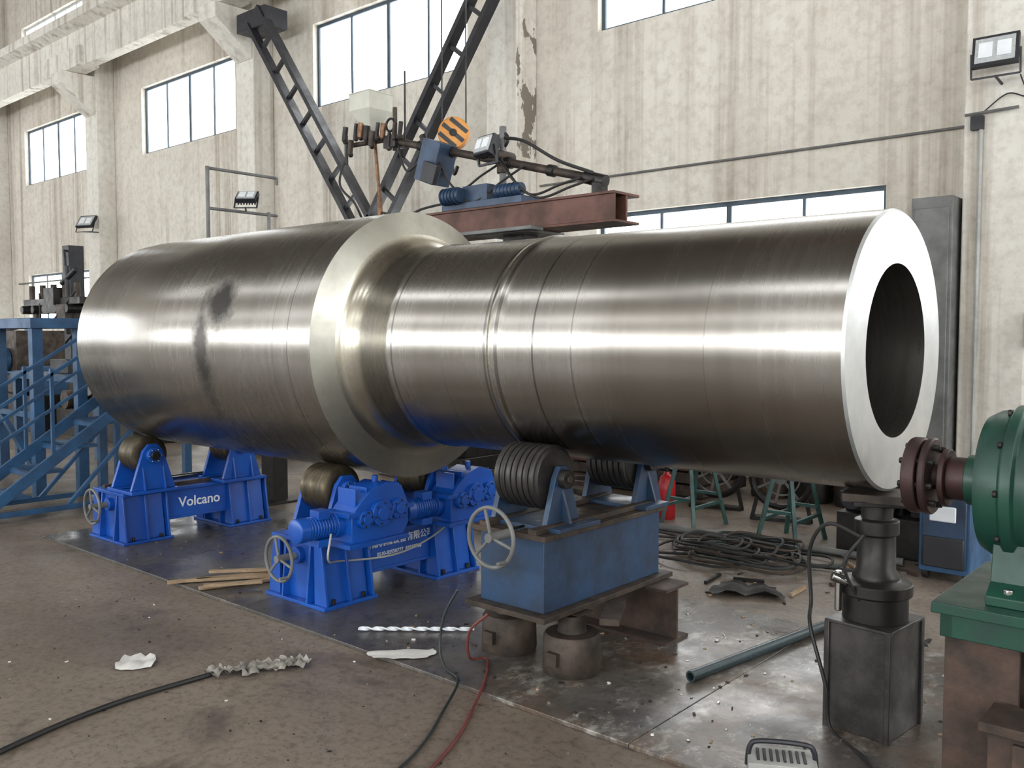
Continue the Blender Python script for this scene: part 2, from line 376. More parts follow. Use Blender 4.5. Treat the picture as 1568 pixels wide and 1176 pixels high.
# ---------------------------------------------------------------- roller beds
def handwheel(b,c,R,m='grey'):
    c=V(c); b.torus(c,(0,1,0),R,.010,m,36,8)
    b.cyl(c+V((0,-.02,0)),c+V((0,.12,0)),.022,m)
    for k in range(3):
        a=math.radians(90+120*k+15); b.cyl(c,c+V((R*math.cos(a),0,R*math.sin(a))),.008,m,seg=8)
    b.cyl(c+V((R*.7,0,-R*.7)),c+V((R*.7,-.06,-R*.7)),.009,m,seg=10)
def bracket(b,x,yc,z0,zt,wb,wt,m,th=.025):
    b.prism([(yc-wb,z0),(yc-wt-.01,zt-.05),(yc-wt*.5,zt),(yc+wt*.5,zt),(yc+wt+.01,zt-.05),(yc+wb,z0)],'X',x-th/2,x+th/2,m)
def roller_bed(name,xc,rx,drive):
    b=B(name); z0=.02; zt=.40; w=.25; y0,y1=3.12,4.37
    for (a,c) in ((3.13,3.47),(4.02,4.36)):
        b.bb(xc-.29,xc+.29,a-.03,c+.03,z0,z0+.02,'blue')
        b.prism([(xc-.25,z0+.02),(xc-.2,zt-.02),(xc+.2,zt-.02),(xc+.25,z0+.02)],'Y',a+.02,c-.02,'blue')
        for y in (a+.0,c-.0,(a+c)/2):
            for sg in (-1,1):
                b.prism([(xc+sg*.17,z0+.02),(xc+sg*.17,zt-.02),(xc+sg*.235,zt-.02),(xc+sg*.285,z0+.02)],'Y',y-.008,y+.008,'blue')
        for sy,yy in ((-1,a),(1,c)):
            for dx in (-.12,.12):
                b.prism([(yy-sy*.03,z0+.02),(yy-sy*.03,zt-.02),(yy+sy*.0,zt-.02),(yy+sy*.03,z0+.02)],'X',xc+dx-.008,xc+dx+.008,'blue')
        for dx in (-.26,.26):
            for y in (a+.06,c-.06): b.cyl((xc+dx,y,z0+.02),(xc+dx,y,z0+.05),.013,'dark',seg=6)
    b.bb(xc-.2,xc+.2,3.4,4.09,.165,zt-.02,'blue'); b.bb(xc-.21,xc+.21,3.4,4.09,.15,.17,'blue')
    b.bb(xc-w,xc+w,y0,y1,zt-.02,zt+.005,'blue')
    b.bb(xc-.17,xc-.13,y0+.04,y1-.04,zt,zt+.03,'brown'); b.bb(xc+.13,xc+.17,y0+.04,y1-.04,zt,zt+.03,'brown')
    rr=.14; dy=.38; zr=AZ-math.sqrt((.7885+rr)**2-dy*dy)
    for sy in (-1,1):
        yc=AY+sy*dy
        b.bb(rx-.2,rx+.2,yc-.19,yc+.19,zt+.005,zt+.03,'blue')
        for sx in (-1,1):
            bracket(b,rx+sx*.15,yc,zt+.03,zr+.085,.175,.07,'blue',.03)
            b.cyl((rx+sx*.165,yc,zr),(rx+sx*.2,yc,zr),.06,'blue'); b.cyl((rx+sx*.2,yc,zr),(rx+sx*.215,yc,zr),.035,'dark')
            for k in range(6):
                a=k*math.pi/3; b.cyl((rx+sx*.2,yc+.048*math.cos(a),zr+.048*math.sin(a)),(rx+sx*.208,yc+.048*math.cos(a),zr+.048*math.sin(a)),.007,'chrome',seg=6)
            for d2 in (-.08,.08):
                b.prism([(rx+sx*.16,zt+.03),(rx+sx*.16,zr-.06),(rx+sx*.2,zt+.03)],'Y',yc+d2-.007,yc+d2+.007,'blue')
        b.lathe((rx,yc,zr),(1,0,0),[(-.12,.03),(-.12,.09),(-.115,rr-.01),(-.105,rr),(.105,rr),(.115,rr-.01),(.12,.09),(.12,.03)],'gold',40)
    b.cyl((xc,y0-.01,.3),(xc,y0+.1,.3),.05,'blue')
    handwheel(b,(xc,3.0,.30),.13,'grey'); b.cyl((xc,3.0,.30),(xc,3.2,.30),.018,'chrome')
    b.cyl((xc,3.3,zt+.05),(xc,4.1,zt+.05),.018,'chrome')
    if drive:
        for yg in (3.36,4.14):
            X0,X1=rx+.205,rx+.40; zb=zt+.03
            b.bb(xc+.1,X1+.03,yg-.24,yg+.2,zt+.005,zb,'blue')
            pts=[(yg-.2,zb),(yg-.2,zb+.16),(yg-.13,zb+.23),(yg-.05,zb+.29),(yg+.05,zb+.32),(yg+.17,zb+.29),(yg+.22,zb+.18),(yg+.22,zb+.06),(yg+.18,zb)]
            b.prism(pts,'X',X0,X1,'blue')
            b.prism([(yg-.24,zb+.15),(yg-.24,zb+.175),(yg+.25,zb+.175),(yg+.25,zb+.15)],'X',X0-.01,X1+.02,'blue')
            for (dy2,dz,r) in ((-.12,.13,.05),(.0,.15,.075),(.13,.16,.06)):
                b.cyl((X1,yg+dy2,zb+dz),(X1+.035,yg+dy2,zb+dz),r,'blue'); b.cyl((X1+.035,yg+dy2,zb+dz),(X1+.045,yg+dy2,zb+dz),r*.55,'blue')
                for k in range(6):
                    a=k*math.pi/3+.3; b.cyl((X1+.035,yg+dy2+r*.8*math.cos(a),zb+dz+r*.8*math.sin(a)),(X1+.042,yg+dy2+r*.8*math.cos(a),zb+dz+r*.8*math.sin(a)),.006,'dark',seg=6)
            for k in range(5): b.bb(X0+.02,X1-.02,yg-.16+.08*k,yg-.15+.08*k,zb+.2,zb+.3,'blue')
            b.cyl(((X0+X1)/2,yg+.05,zb+.31),((X0+X1)/2,yg+.05,zb+.35),.018,'blue')
            xm=X0+.07; zm=zb+.1
            b.cyl((xm,yg-.2,zm),(xm,yg-.25,zm),.075,'blue')
            prof2=[(0,.02),(0,.06),(.01,.062)]
            t=.012
            for k in range(9): prof2+=[(t,.056),(t+.003,.066),(t+.012,.066),(t+.015,.056)]; t+=.019
            prof2+=[(t,.068),(t+.06,.068),(t+.066,.06),(t+.066,.01)]
            b.lathe((xm,yg-.245,zm),(0,-1,0),prof2,'blue',28)
            b.bb(xm-.03,xm+.05,yg-.37,yg-.29,zm+.05,zm+.1,'blue'); b.bb(xm-.06,xm+.06,yg-.38,yg-.3,zm-.1,zm-.06,'blue')
        b.sweep([(X1+.02,3.0,zt+.12),(X1+.02,2.98,zt-.02),(xc+.24,3.25,zt-.12),(xc+.3,3.6,zt-.14),(xc+.29,3.9,zt-.1),(xc+.24,4.2,zt-.02)],.006,'lgrey')
    return b.done(.004)
o=roller_bed('roller_bed',-6.83,-6.66,False)
text(o,'lettering','Volcano',(-6.83+.203,3.77,.27),.11,'white')
o2=roller_bed('roller_bed',-4.41,-4.34,True)
text(o2,'lettering','无锡机械设备有限公司',(-4.41+.203,3.75,.32),.058,'white'); text(o2,'lettering_small','0510-83550777  83550760',(-4.41+.203,3.75,.25),.034,'white')

b=B('old_roller_support')
x0,x1,y0,y1=-2.95,-2.50,3.09,4.12
b.bb(x0+.03,x1-.03,y0+.03,y1-.03,.335,.67,'blue_d'); b.bb(x0-.02,x1+.02,y0-.03,y1+.03,.31,.335,'brown'); b.bb(x0,x1,y0,y1,.67,.695,'brown')
b.bb(x0+.05,x0+.1,y0,y1,.695,.72,'brown'); b.bb(x1-.1,x1-.05,y0,y1,.695,.72,'brown')
rr=.155;dy=.37;zr=AZ-math.sqrt((.5615+rr)**2-dy*dy)
for sy in (-1,1):
    yc=AY+sy*dy; rx=-2.76
    pr=[(-.13,.04),(-.13,rr-.02)]
    t=-.125
    for k in range(7): pr+=[(t,rr),(t+.026,rr),(t+.03,rr-.012),(t+.034,rr-.012)]; t+=.0357
    pr+=[(.13,rr-.02),(.13,.04)]
    b.lathe((rx,yc,zr),(1,0,0),pr,'rollr',48)
    for sx in (-1,1):
        bracket(b,rx+sx*.16,yc,.695,zr+.06,.13,.045,'blue_d',.03)
        b.cyl((rx+sx*.15,yc,zr),(rx+sx*.21,yc,zr),.045,'dark'); b.cyl((rx+sx*.21,yc,zr),(rx+sx*.22,yc,zr),.02,'brown',seg=6)
        b.prism([(rx+sx*.17,.695),(rx+sx*.17,zr-.04),(rx+sx*.23,.695)],'Y',yc-.008,yc+.008,'blue_d')
b.bb(x0+.02,x1+.01,3.18,3.5,.695,.715,'blue_d'); b.bb(x0+.02,x1+.01,3.9,4.12,.695,.715,'blue_d')
handwheel(b,(-2.70,2.95,.69),.135,'grey'); b.cyl((-2.7,2.95,.69),(-2.7,3.3,.70),.016,'chrome')
b.done(.004)
b=B('steel_support_foot')
def foot(b,x,y,zt):
    b.lathe((x,y,.02),(0,0,1),[(0,.02),(0,.135),(.02,.14),(.17,.135),(.185,.125),(.19,.07),(.22,.065),(zt-.02,.065),(zt-.02,.02)],'brown',36)
    b.bb(x-.03,x+.03,y-.16,y-.12,.08,.14,'brown')
foot(b,-2.53,3.33,.29); b.done()
b=B('steel_support_foot'); foot(b,-2.95,3.36,.31); b.done()
def hbeam(b,x0,x1,yc,z0,z1,w,m,t=.015):
    b.bb(x0,x1,yc-w/2,yc+w/2,z0,z0+t,m); b.bb(x0,x1,yc-w/2,yc+w/2,z1-t,z1,m); b.bb(x0,x1,yc-t/2,yc+t/2,z0+t,z1-t,m)
b=B('i_beam_packer'); hbeam(b,-3.15,-2.36,4.0,.02,.308,.22,'rust'); b.done()
b=B('timber_block'); b.box((-2.40,3.48,.291),(.09,.34,.03),'brown',.5); b.box((-2.5,3.34,.302),(.1,.12,.004),'brown'); b.done()

# ---------------------------------------------------------------- jack stand
b=B('jack_stand')
jx,jy=-1.25,3.66; R=math.radians(-6)
b.box((jx,jy,.235),(.25,.29,.43),'stand',R)
for sx in(-1,1):
    for sy in (-1,1):
        q=Matrix.Rotation(R,3,'Z')@V((sx*.125,sy*.145,0)); b.box((jx+q.x,jy+q.y,.235),(.022,.022,.435),'stand',R)
b.box((jx,jy,.455),(.27,.31,.012),'stand',R)
b.lathe((jx,jy,.46),(0,0,1),[(0,.02),(0,.125),(.1,.125),(.105,.14),(.15,.14),(.155,.1),(.165,.09),(.18,.09),(.2,.075),(.34,.072),(.345,.085),(.40,.085),(.405,.06),(.47,.06),(.47,.02)],'dark',40)
b.box((jx,jy+.02,.952),(.25,.22,.035),'brown',.2); b.box((jx,jy,.93),(.2,.16,.02),'dark',.5)
b.cyl((jx-.07,jy-.12,.62),(jx-.12,jy-.15,.64),.02,'chrome'); b.cyl((jx-.1,jy-.13,.5),(jx-.1,jy-.13,.66),.014,'chrome')
b.sweep([(jx-.02,jy-.1,.8),(jx-.15,jy-.12,.84),(jx-.24,jy-.08,.72),(jx-.24,jy-.06,.5),(jx-.2,jy-.16,.42),(jx-.12,jy-.19,.2),(jx-.1,jy-.18,.03),(jx+.1,jy-.35,.03),(jx+.2,jy-.5,.03)],.008,'rub')
b.sweep([(jx-.02,jy-.12,.55),(jx-.06,jy-.18,.7),(jx-.0,jy-.14,.82)],.007,'rub')
b.done(.003)

# ---------------------------------------------------------------- green drive motor on stand
b=B('green_drive_motor')
my,mz=3.36,1.1
b.bb(-.86,.1,3.03,3.72,.71,.745,'green'); b.bb(-.84,.08,3.06,3.10,.63,.71,'green'); b.bb(-.84,-.80,3.06,3.7,.63,.71,'green'); b.bb(-.84,.08,3.66,3.7,.63,.71,'green')
hx=-.73
b.bb(hx-.11,hx+.11,3.12,3.14,.02,.63,'rust'); b.bb(hx-.11,hx+.11,3.32,3.34,.02,.63,'rust'); b.bb(hx-.01,hx+.01,3.14,3.32,.02,.63,'rust')
b.bb(-.15,-.05,3.1,3.6,.02,.63,'rust'); b.bb(hx-.15,hx+.15,3.1,3.6,.02,.035,'rust'); b.bb(hx-.1,hx+.1,3.5,3.62,.02,.63,'rust')
b.lathe((0,my,mz),(1,0,0),[(-.84,.05),(-.84,.085),(-.80,.09),(-.79,.15),(-.775,.225),(-.74,.245),(-.70,.25),(-.69,.265),(-.66,.265),(-.65,.245),(-.3,.245),(-.28,.265),(-.25,.265),(-.24,.25),(-.1,.24),(-.02,.19),(0,.05)],'green',56)
for k in range(14):
    a=math.radians(-60+k*300/13)
    if math.sin(a)<-.75: continue
    b.box((-.45,my+.25*math.cos(a),mz+.25*math.sin(a)),(.3,.008,.03),'green',Matrix.Rotation(a-math.pi/2,4,'X'))
for k in range(10):
    a=k*math.pi/5; b.cyl((-.708,my+.256*math.cos(a),mz+.256*math.sin(a)),(-.695,my+.256*math.cos(a),mz+.256*math.sin(a)),.012,'dark',seg=6)
b.prism([(my-.26,.745),(my-.26,.775),(my-.2,.81),(my-.17,.95),(my+.17,.95),(my+.2,.81),(my+.26,.775),(my+.26,.745)],'X',-.72,-.2,'green')
for x in (-.66,-.3):
    for y in (my-.23,my+.23): b.cyl((x,y,.775),(x,y,.80),.016,'chrome',seg=6)
b.bb(-.5,-.3,my-.32,my-.22,mz-.02,mz+.14,'green')
b.cyl((-.98,my,mz),(-.8,my,mz),.045,'redb'); b.cyl((-.90,my,mz),(-.82,my,mz),.075,'redb')
b.cyl((-.92,my,mz),(-.90,my,mz),.10,'redb')
b.lathe((0,my,mz),(1,0,0),[(-1.03,.03),(-1.03,.13),(-1.02,.135),(-.995,.135),(-.985,.13),(-.985,.03)],'redb',44)
b.lathe((0,my,mz),(1,0,0),[(-.975,.03),(-.975,.13),(-.97,.135),(-.955,.135),(-.95,.13),(-.95,.03)],'redb',44)
for k in range(8):
    a=k*math.pi/4+.2; b.cyl((-1.045,my+.105*math.cos(a),mz+.105*math.sin(a)),(-.93,my+.105*math.cos(a),mz+.105*math.sin(a)),.011,'dark',seg=8)
b.done(.003)
b=B('rusty_scrap_box')
b.bb(-.66,-.36,2.92,2.94,.02,.42,'rust'); b.bb(-.66,-.36,2.94,3.05,.02,.04,'rust'); b.bb(-.66,-.36,3.05,3.07,.02,.42,'rust')
b.bb(-.68,-.34,2.89,3.08,.42,.45,'rust')
b.bb(-.66,-.64,2.94,3.05,.02,.42,'rust'); b.bb(-.38,-.36,2.94,3.05,.02,.42,'rust'); b.bb(-.59,-.54,2.90,2.92,.04,.4,'rust')
b.done(.003)

b=B('portable_fan_heater')
hx,hy=-1.25,2.80; za=-.005
b.box((hx,hy,.125+za),(.22,.14,.15),'lgrey',.5); b.box((hx,hy,.03),(.18,.15,.06),'blk',.5)
q=Matrix.Rotation(.5,3,'Z')
def L(x,y,z): v=q@V((x*.85,y*.88,0)); return (hx+v.x,hy+v.y,z+za-.008)
for k in range(9): b.cyl(L(-.1+.025*k,-.083,.06),L(-.1+.025*k,-.083,.19),.004,'blk',seg=6)
for k in range(8): b.bar(L(-.09+.025*k,-.05,.21),L(-.09+.025*k,.05,.21),.010,.004,'blk')
b.sweep([L(-.13,0,.17),L(-.12,0,.235),L(-.08,0,.255),L(.08,0,.255),L(.12,0,.235),L(.13,0,.17)],.009,'blk')
b.cyl(L(.1,-.08,.15),L(.1,-.1,.15),.018,'blk')
b.done(.006)
b=B('coiled_gas_hose')
pts=[]
for k in range(120):
    t=k/119; a=t*2*math.pi*26; c=V((-1.02+.28*t,2.98-.35*t,.10+.09*math.sin(t*3))); pts.append(c+V((.0,.016*math.cos(a),.016*math.sin(a))))
b.sweep(pts,.005,'brass',6,2); b.done()

# ---------------------------------------------------------------- stairs left
b=B('blue_steel_stairs')
sx0,sx1=-8.85,-8.25
for k in range(5):
    y=2.85+.29*k; z=.2+.2*k
    b.bb(sx0,sx1,y,y+.26,z-.025,z,'blue_s'); b.bb(sx0,sx1,y,y+.02,z-.06,z,'blue_s')
for x in (sx0,sx1):
    b.bar((x,2.62,.02),(x,4.2,1.12),.03,.10,'blue_s')
    b.bar((x,2.5,.75),(x,4.1,1.75),.03,.03,'blue_s'); b.bar((x,2.5,.45),(x,4.15,1.47),.026,.026,'blue_s')
    for y,z in ((2.65,.1),(3.3,.55),(3.95,1.0)): b.bar((x,y,z),(x,y,z+.75),.03,.03,'blue_s')
    b.bar((x,2.65,.06),(x,4.5,.06),.045,.045,'blue_s'); b.bar((x,4.15,0),(x,4.15,1.1),.05,.05,'blue_s')
    b.bar((x,3.4,.06),(x,4.15,.85),.035,.035,'blue_s')
b.bb(-11.7,-8.25,4.2,5.3,1.08,1.14,'blue_s')
for x in (-11.6,-9.4):
    for y in (4.25,5.2): b.bb(x-.04,x+.04,y-.04,y+.04,0,1.08,'blue_s')
b.bb(-8.33,-8.25,5.2,5.28,0,1.08,'blue_s')
b.done(.003)
b=B('blue_gantry_table')
b.bb(-11.5,-9.2,3.5,4.1,1.66,1.76,'blue_s')
for x in (-11.4,-9.3):
    for y in (3.58,4.0): b.bb(x-.05,x+.05,y-.05,y+.05,0,1.66,'blue_s')
b.bar((-9.3,3.58,.8),(-11.4,3.58,.8),.05,.05,'blue_s'); b.bar((-9.3,3.58,.2),(-11.4,3.58,1.5),.05,.05,'blue_s'); b.done(.003)
b=B('welding_manipulator')
cx,cy=-11.15,4.75
b.bb(cx-.09,cx+.09,cy-.09,cy+.09,1.141,2.66,'blk'); b.bb(cx-.25,cx+.25,cy-.2,cy+.2,1.141,1.3,'blk')
b.bb(cx-.9,cx+.7,cy-.24,cy-.1,1.95,2.03,'dark'); b.bb(cx-.14,cx+.14,cy-.3,cy-.08,1.85,2.15,'dark')
for k in range(5):
    x=cx-.8+.32*k; b.cyl((x,cy-.17,2.03),(x,cy-.17,2.2),.035,'brown'); b.cyl((x,cy-.3,1.9),(x,cy-.1,1.9),.05,'dark'); 
b.cyl((cx+.3,cy-.2,1.6),(cx+.3,cy-.2,2.4),.03,'blk'); b.cyl((cx-.6,cy-.2,1.5),(cx-.6,cy-.2,1.95),.03,'brown')
b.bb(cx+.2,cx+.45,cy-.3,cy-.1,1.7,1.95,'brown'); b.cyl((cx+.15,cy-.2,2.2),(cx+.55,cy-.2,2.35),.03,'blk')
b.sweep([(cx,cy-.1,2.6),(cx+.25,cy-.2,2.5),(cx+.3,cy-.2,2.1),(cx+.5,cy-.2,1.7),(cx+.2,cy-.2,1.5)],.015,'rub')
b.sweep([(cx-.5,cy-.2,2.1),(cx-.2,cy-.3,1.7),(cx+.2,cy-.3,1.8),(cx+.5,cy-.2,2.1)],.012,'rub')
b.done(.004)
b=B('cable_reel')
b.lathe((-10.2,2.9,.50),(0.3,1,0),[(-.08,.1),(-.08,.42),(-.05,.5),(-.04,.5),(-.03,.3),(.03,.3),(.04,.5),(.05,.5),(.08,.42),(.08,.1)],'dark',40)
for k in range(8):
    a=k*math.pi/4; b.cyl((-10.17,2.82,.50),(-10.17+.42*math.cos(a),2.82-.12*math.cos(a),.50+.42*math.sin(a)),.02,'brown',seg=8)
b.bb(-10.6,-9.8,2.8,3.0,0,.06,'dark'); b.done()
def clutter(name,x,y,w,d,h,ms,seed):
    r=random.Random(seed); b=B(name)
    b.bb(x-w/2,x+w/2,y-d/2,y+d/2,0,h*.35,ms[0])
    for k in range(3):
        u=x-w/2+w*(k+.5)/3; hh=h*r.uniform(.6,1)
        b.bb(u-w*.13,u+w*.13,y-d*.35,y+d*.35,h*.35,hh,ms[k%len(ms)])
        b.cyl((u,y-d*.36,hh*.7),(u,y-d*.55,hh*.7),min(w,h)*.12,ms[(k+1)%len(ms)])
        b.cyl((u-w*.1,y,hh),(u+w*.1,y,hh+.05),.03,ms[(k+1)%len(ms)])
    b.bar((x-w/2,y-d*.4,h*.5),(x+w/2,y-d*.4,h*.6),.04,.04,ms[-1])
    return b.done(.006)
clutter('horizontal_lathe',-13.8,6.6,2.6,1.0,1.25,['dark','brown','grey'],1)
clutter('workshop_machine',-17,6.5,3,1.2,1.7,['dark','brown','blue_s'],2)
clutter('pump_unit',-7.4,7.3,1.4,.9,.75,['dark','brown','dark'],3)
clutter('dark_winch_unit',-2.2,6.95,.7,.7,.82,['dark','blk','dark'],4)
clutter('pump_unit',-10.6,7.2,1.4,.9,.8,['dark','rust','dark'],9)

# ---------------------------------------------------------------- boom beam + welding rig
b=B('welding_boom_beam')
bz0,bz1=2.33,2.53
hbeam(b,-8.2,-3.36,5.0,bz0,bz1,.30,'beam',.018)
b.bb(-8.2,-3.36,4.86,4.872,bz0+.018,bz1-.018,'beam')
for x in (-4.28,-7.4):
    b.bb(x-.1,x+.1,4.92,5.08,.0,bz0,'dark'); b.bb(x-.22,x+.22,4.8,5.2,0,.02,'dark'); b.bb(x-.25,x+.25,4.78,5.2,bz0-.02,bz0,'grey')
b.bb(-4.7,-3.95,4.72,4.86,bz0-.015,bz0+.01,'grey')
b.done(.003)
b=B('welding_carriage')
z=bz1+.001
b.bb(-4.95,-4.15,4.86,5.12,z,z+.05,'blue_d'); b.bb(-4.75,-4.5,4.88,5.08,z+.05,z+.17,'blue_d')
b.cyl((-4.9,4.84,z+.1),(-4.72,4.84,z+.1),.055,'blue_d'); b.cyl((-4.42,4.9,z+.1),(-4.18,4.9,z+.1),.045,'blue_d')
for k in range(5): b.cyl((-4.90+.035*k,4.84,z+.1),(-4.89+.035*k,4.84,z+.1),.065,'blue_d')
for k in range(6): b.cyl((-4.4+.035*k,4.9,z+.1),(-4.39+.035*k,4.9,z+.1),.052,'blue_d')
b.cyl((-4.45,5,z),(-4.45,5,3.12),.026,'grey'); b.cyl((-4.45,5,2.78),(-4.45,5,2.86),.045,'brown'); b.cyl((-4.45,4.9,2.9),(-4.45,5.1,2.9),.045,'brown')
b.torus((-4.45,5.0,3.02),(0,1,0),.05,.012,'dark')
P0=V((-5.75,5,3.21));P1=V((-3.55,5,2.63))
b.cyl(P0,P1,.03,'brown',seg=16); b.cyl(P1+V((-.15,0,.04)),P1+V((.02,0,-.01)),.045,'dark'); b.bb(-3.62,-3.54,4.96,5.04,z,2.62,'dark')
for t in (.2,.35,.62,.8): 
    c=P0.lerp(P1,t); b.cyl(c-(P1-P0).normalized()*.03,c+(P1-P0).normalized()*.03,.042,'dark',seg=16)
b.box((-5.1,4.95,2.93),(.2,.2,.32),'blue_d',Matrix.Rotation(.35,4,'Y')); b.box((-5.04,4.83,2.83),(.15,.05,.15),'blk',Matrix.Rotation(.35,4,'Y')); b.cyl((-5.2,4.95,3.05),(-5.25,4.95,3.16),.03,'dark')
hx,hy=-5.93,5.0
def frus(z0,z1,a,c,m):
    vs=[b.bm.verts.new((hx+sx*r,hy+sy*r,zz)) for zz,r in((z0,a),(z1,c)) for sx,sy in((-1,-1),(1,-1),(1,1),(-1,1))]
    fs=[vs[:4],vs[4:]]+[[vs[i],vs[(i+1)%4],vs[4+(i+1)%4],vs[4+i]] for i in range(4)]
    for f in fs: b.bm.faces.new(f).material_index=b.mi(m)
frus(3.46,3.60,.125,.13,'hop'); frus(3.30,3.46,.03,.125,'hop'); b.cyl((hx,hy,3.2),(hx,hy,3.31),.022,'dark')
b.bb(hx-.135,hx+.135,hy-.135,hy+.135,3.595,3.605,'hop')
for k in range(11):
    r=random.Random(k+20); x=hx-.28+.07*k; zz=3.10+.16*r.random()
    b.cyl((x,hy-.06,zz),(x+.02,hy-.06,zz+.12),.014+.014*r.random(),['dark','brown','dark','brass'][k%4],seg=12); b.sph((x,hy-.05,zz),.024,['brown','dark'][k%2])
b.cyl((hx-.3,hy,3.22),(P0.x+.1,hy,3.2),.02,'brown'); b.cyl((hx+.05,hy,3.2),(hx+.10,hy,2.75),.014,'brass'); b.cyl((hx+.10,hy,2.75),(hx+.11,hy,2.55),.022,'brass')
b.torus((hx+.3,hy-.05,3.3),(0,1,0),.05,.01,'dark'); b.cyl((hx+.3,hy,3.1),(hx+.3,hy,3.45),.018,'brown'); b.cyl((hx+.42,hy,3.1),(hx+.42,hy,3.72),.008,'dark')
b.bb(hx+.22,hx+.36,hy-.06,hy+.05,3.12,3.22,'dark'); b.cyl((hx-.28,hy-.04,3.05),(hx-.28,hy-.04,3.3),.016,'blk')
for i,(a,sg,c) in enumerate([((-5.2,5,3.1),-.28,(-4.5,5,2.85)),((-5.1,4.9,3.05),-.35,(-4.2,4.95,2.8)),((-4.5,4.95,3.0),-.25,(-3.7,4.95,2.66)),((-4.4,4.9,2.85),-.2,(-3.6,4.95,2.64)),((-5.6,5,3.2),-.2,(-5.2,4.95,3.0))]):
    a=V(a);c=V(c); b.sweep([a,a.lerp(c,.25)+V((0,-.04,sg*.7)),a.lerp(c,.5)+V((0,-.05,sg)),a.lerp(c,.8)+V((0,-.02,sg*.4)),c],.009,'rub')
b.sweep([(-4.45,5,3.04),(-4.2,4.95,2.97),(-3.9,4.95,2.80),(-3.6,4.95,2.68)],.012,'rub')
b.sweep([(hx-.25,hy,3.25),(hx-.3,hy-.1,2.9),(hx-.1,hy-.1,2.7),(hx-.1,hy,2.54)],.01,'rub'); b.sweep([(hx+.1,hy,2.62),(hx+.4,hy,2.56),(-5.2,4.9,2.58),(-4.95,4.9,2.6)],.01,'rub')
b.done(.003)
def flood(name,c,yaw,tilt,w=.3,h=.22,mount=None):
    b=B(name); q=Matrix.Rotation(yaw,4,'Z')@Matrix.Rotation(tilt,4,'X'); c=V(c)
    def T(p): return c+(q@V(p))
    b.box(c,(w,.05,h),'blk',q); b.box(T((0,-.03,0)),(w*.86,.012,h*.8),'lamp',q)
    for k in (-1,1): b.box(T((k*w*.2,-.04,0)),(w*.3,.01,h*.5),'white',q)
    for k in range(7): b.box(T((-w*.4+w*.133*k,.04,0)),(.008,.04,h*.85),'blk',q)
    for sx in(-1,1): b.bar(T((sx*(w/2+.01),0,0)),T((sx*(w/2+.01),.06,-h*.75)),.015,.015,'blk')
    b.bar(T((-w/2-.01,.06,-h*.75)),T((w/2+.01,.06,-h*.75)),.015,.015,'blk')
    if mount: b.cyl(T((0,.06,-h*.75)),mount,.012,'blk')
    return b.done()
flood('floodlight',(-2.05,8.66,4.03),.05,-.2,.36,.27,(-2.05,8.9,3.80))
flood('floodlight',(-4.48,4.85,2.96),-.2,-.35,.2,.15,(-4.45,4.95,2.86))
flood('floodlight',(-9.2,5.9,3.18),.7,-.9,.24,.18,(-9.35,5.98,3.05))
flood('floodlight',(-19.6,8.65,4.0),.4,-.6,.42,.3,(-19.6,8.9,3.8))
b=B('crane_hook_block')
c=V((-5.3,5.35,3.25))
ax=V((.55,-.83,0)).normalized()
b.lathe(c,ax,[(-.04,.02),(-.04,.12),(-.03,.13),(.03,.13),(.04,.12),(.04,.02)],'orange',40)
ux=V((0,0,1)).cross(ax).normalized()
mtx=Matrix(((ux.x,ax.x,0,0),(ux.y,ax.y,0,0),(0,0,1,0),(0,0,0,1)))
for k in(-1,0,1):
    L2=[.18,.225,.18][k+1]
    b.box(c+(mtx@Matrix.Rotation(.7,4,'Y')).to_3x3()@V((0,0,k*.075)),(L2,.088,.034),'blk',mtx@Matrix.Rotation(.7,4,'Y'))
b.cyl(c+ax*-.055,c+ax*.055,.03,'dark')
b.cyl(c+V((0,0,-.12)),c+V((0,0,-.2)),.022,'dark')
b.sweep([c+V((0,0,-.2)),c+V((-.04,.02,-.25)),c+V((-.03,.02,-.31)),c+V((.03,-.02,-.33)),c+V((.07,-.03,-.28))],.016,'dark')
for s in (-.1,.1): b.cyl(c+ux*s,(c.x+ux.x*s,c.y+ux.y*s,ZC-1.1),.006,'wire',seg=8)
b.box((c.x,c.y,ZC-.92),(.9,.5,.4),'orange'); b.cyl((c.x-.3,c.y,ZC-.92),(c.x+.3,c.y,ZC-.92),.28,'dark')
for s in (-.25,.25): b.box((c.x+s,c.y,ZC-.61),(.1,.2,.22),'dark')
b.done()
b=B('ceiling_runway_beam'); b.bb(-8.9,-3.1,5.25,5.45,ZC-.5,ZC-.01,'roof'); b.done()

b=B('lattice_jib_crane')
def lattice(a,c,w,n,m):
    a=V(a);c=V(c);d=(c-a).normalized(); u=d.cross(V((0,1,0))).normalized()*w/2
    for s in(-1,1): b.bar(a+u*s,c+u*s,.15,.07,m)
    for k in range(n+1):
        p=a.lerp(c,k/n); b.bar(p-u,p+u,.06,.05,m)
lattice((-12.95,8.5,6.75),(-10.2,8.5,3.1),.36,8,'blk')
lattice((-7.35,8.5,6.55),(-10.0,8.5,3.1),.36,8,'blk')
b.bb(-13.4,-12.6,8.45,8.88,6.55,6.85,'blk'); b.bb(-10.3,-9.9,8.4,8.6,0,3.2,'blk'); b.bb(-10.6,-9.6,8.2,8.8,0,.03,'blk')
b.done()
b=B('scaffold_railing')
x=-9.37
for y in (5.5,6.3): b.cyl((x,y,0),(x,y,3.5 if y<6 else 3.06),.022,'grey',seg=10)
for z in (3.48,3.03,1.6): b.cyl((x,5.5,z),(x,6.42,z),.018,'grey',seg=10)
b.cyl((x,6.42,3.48),(x,6.42,3.40),.018,'grey',seg=10)
for y in (5.5,6.3): b.box((x,y,.01),(.2,.2,.02),'grey')
b.done()
b=B('electrical_cabinet')
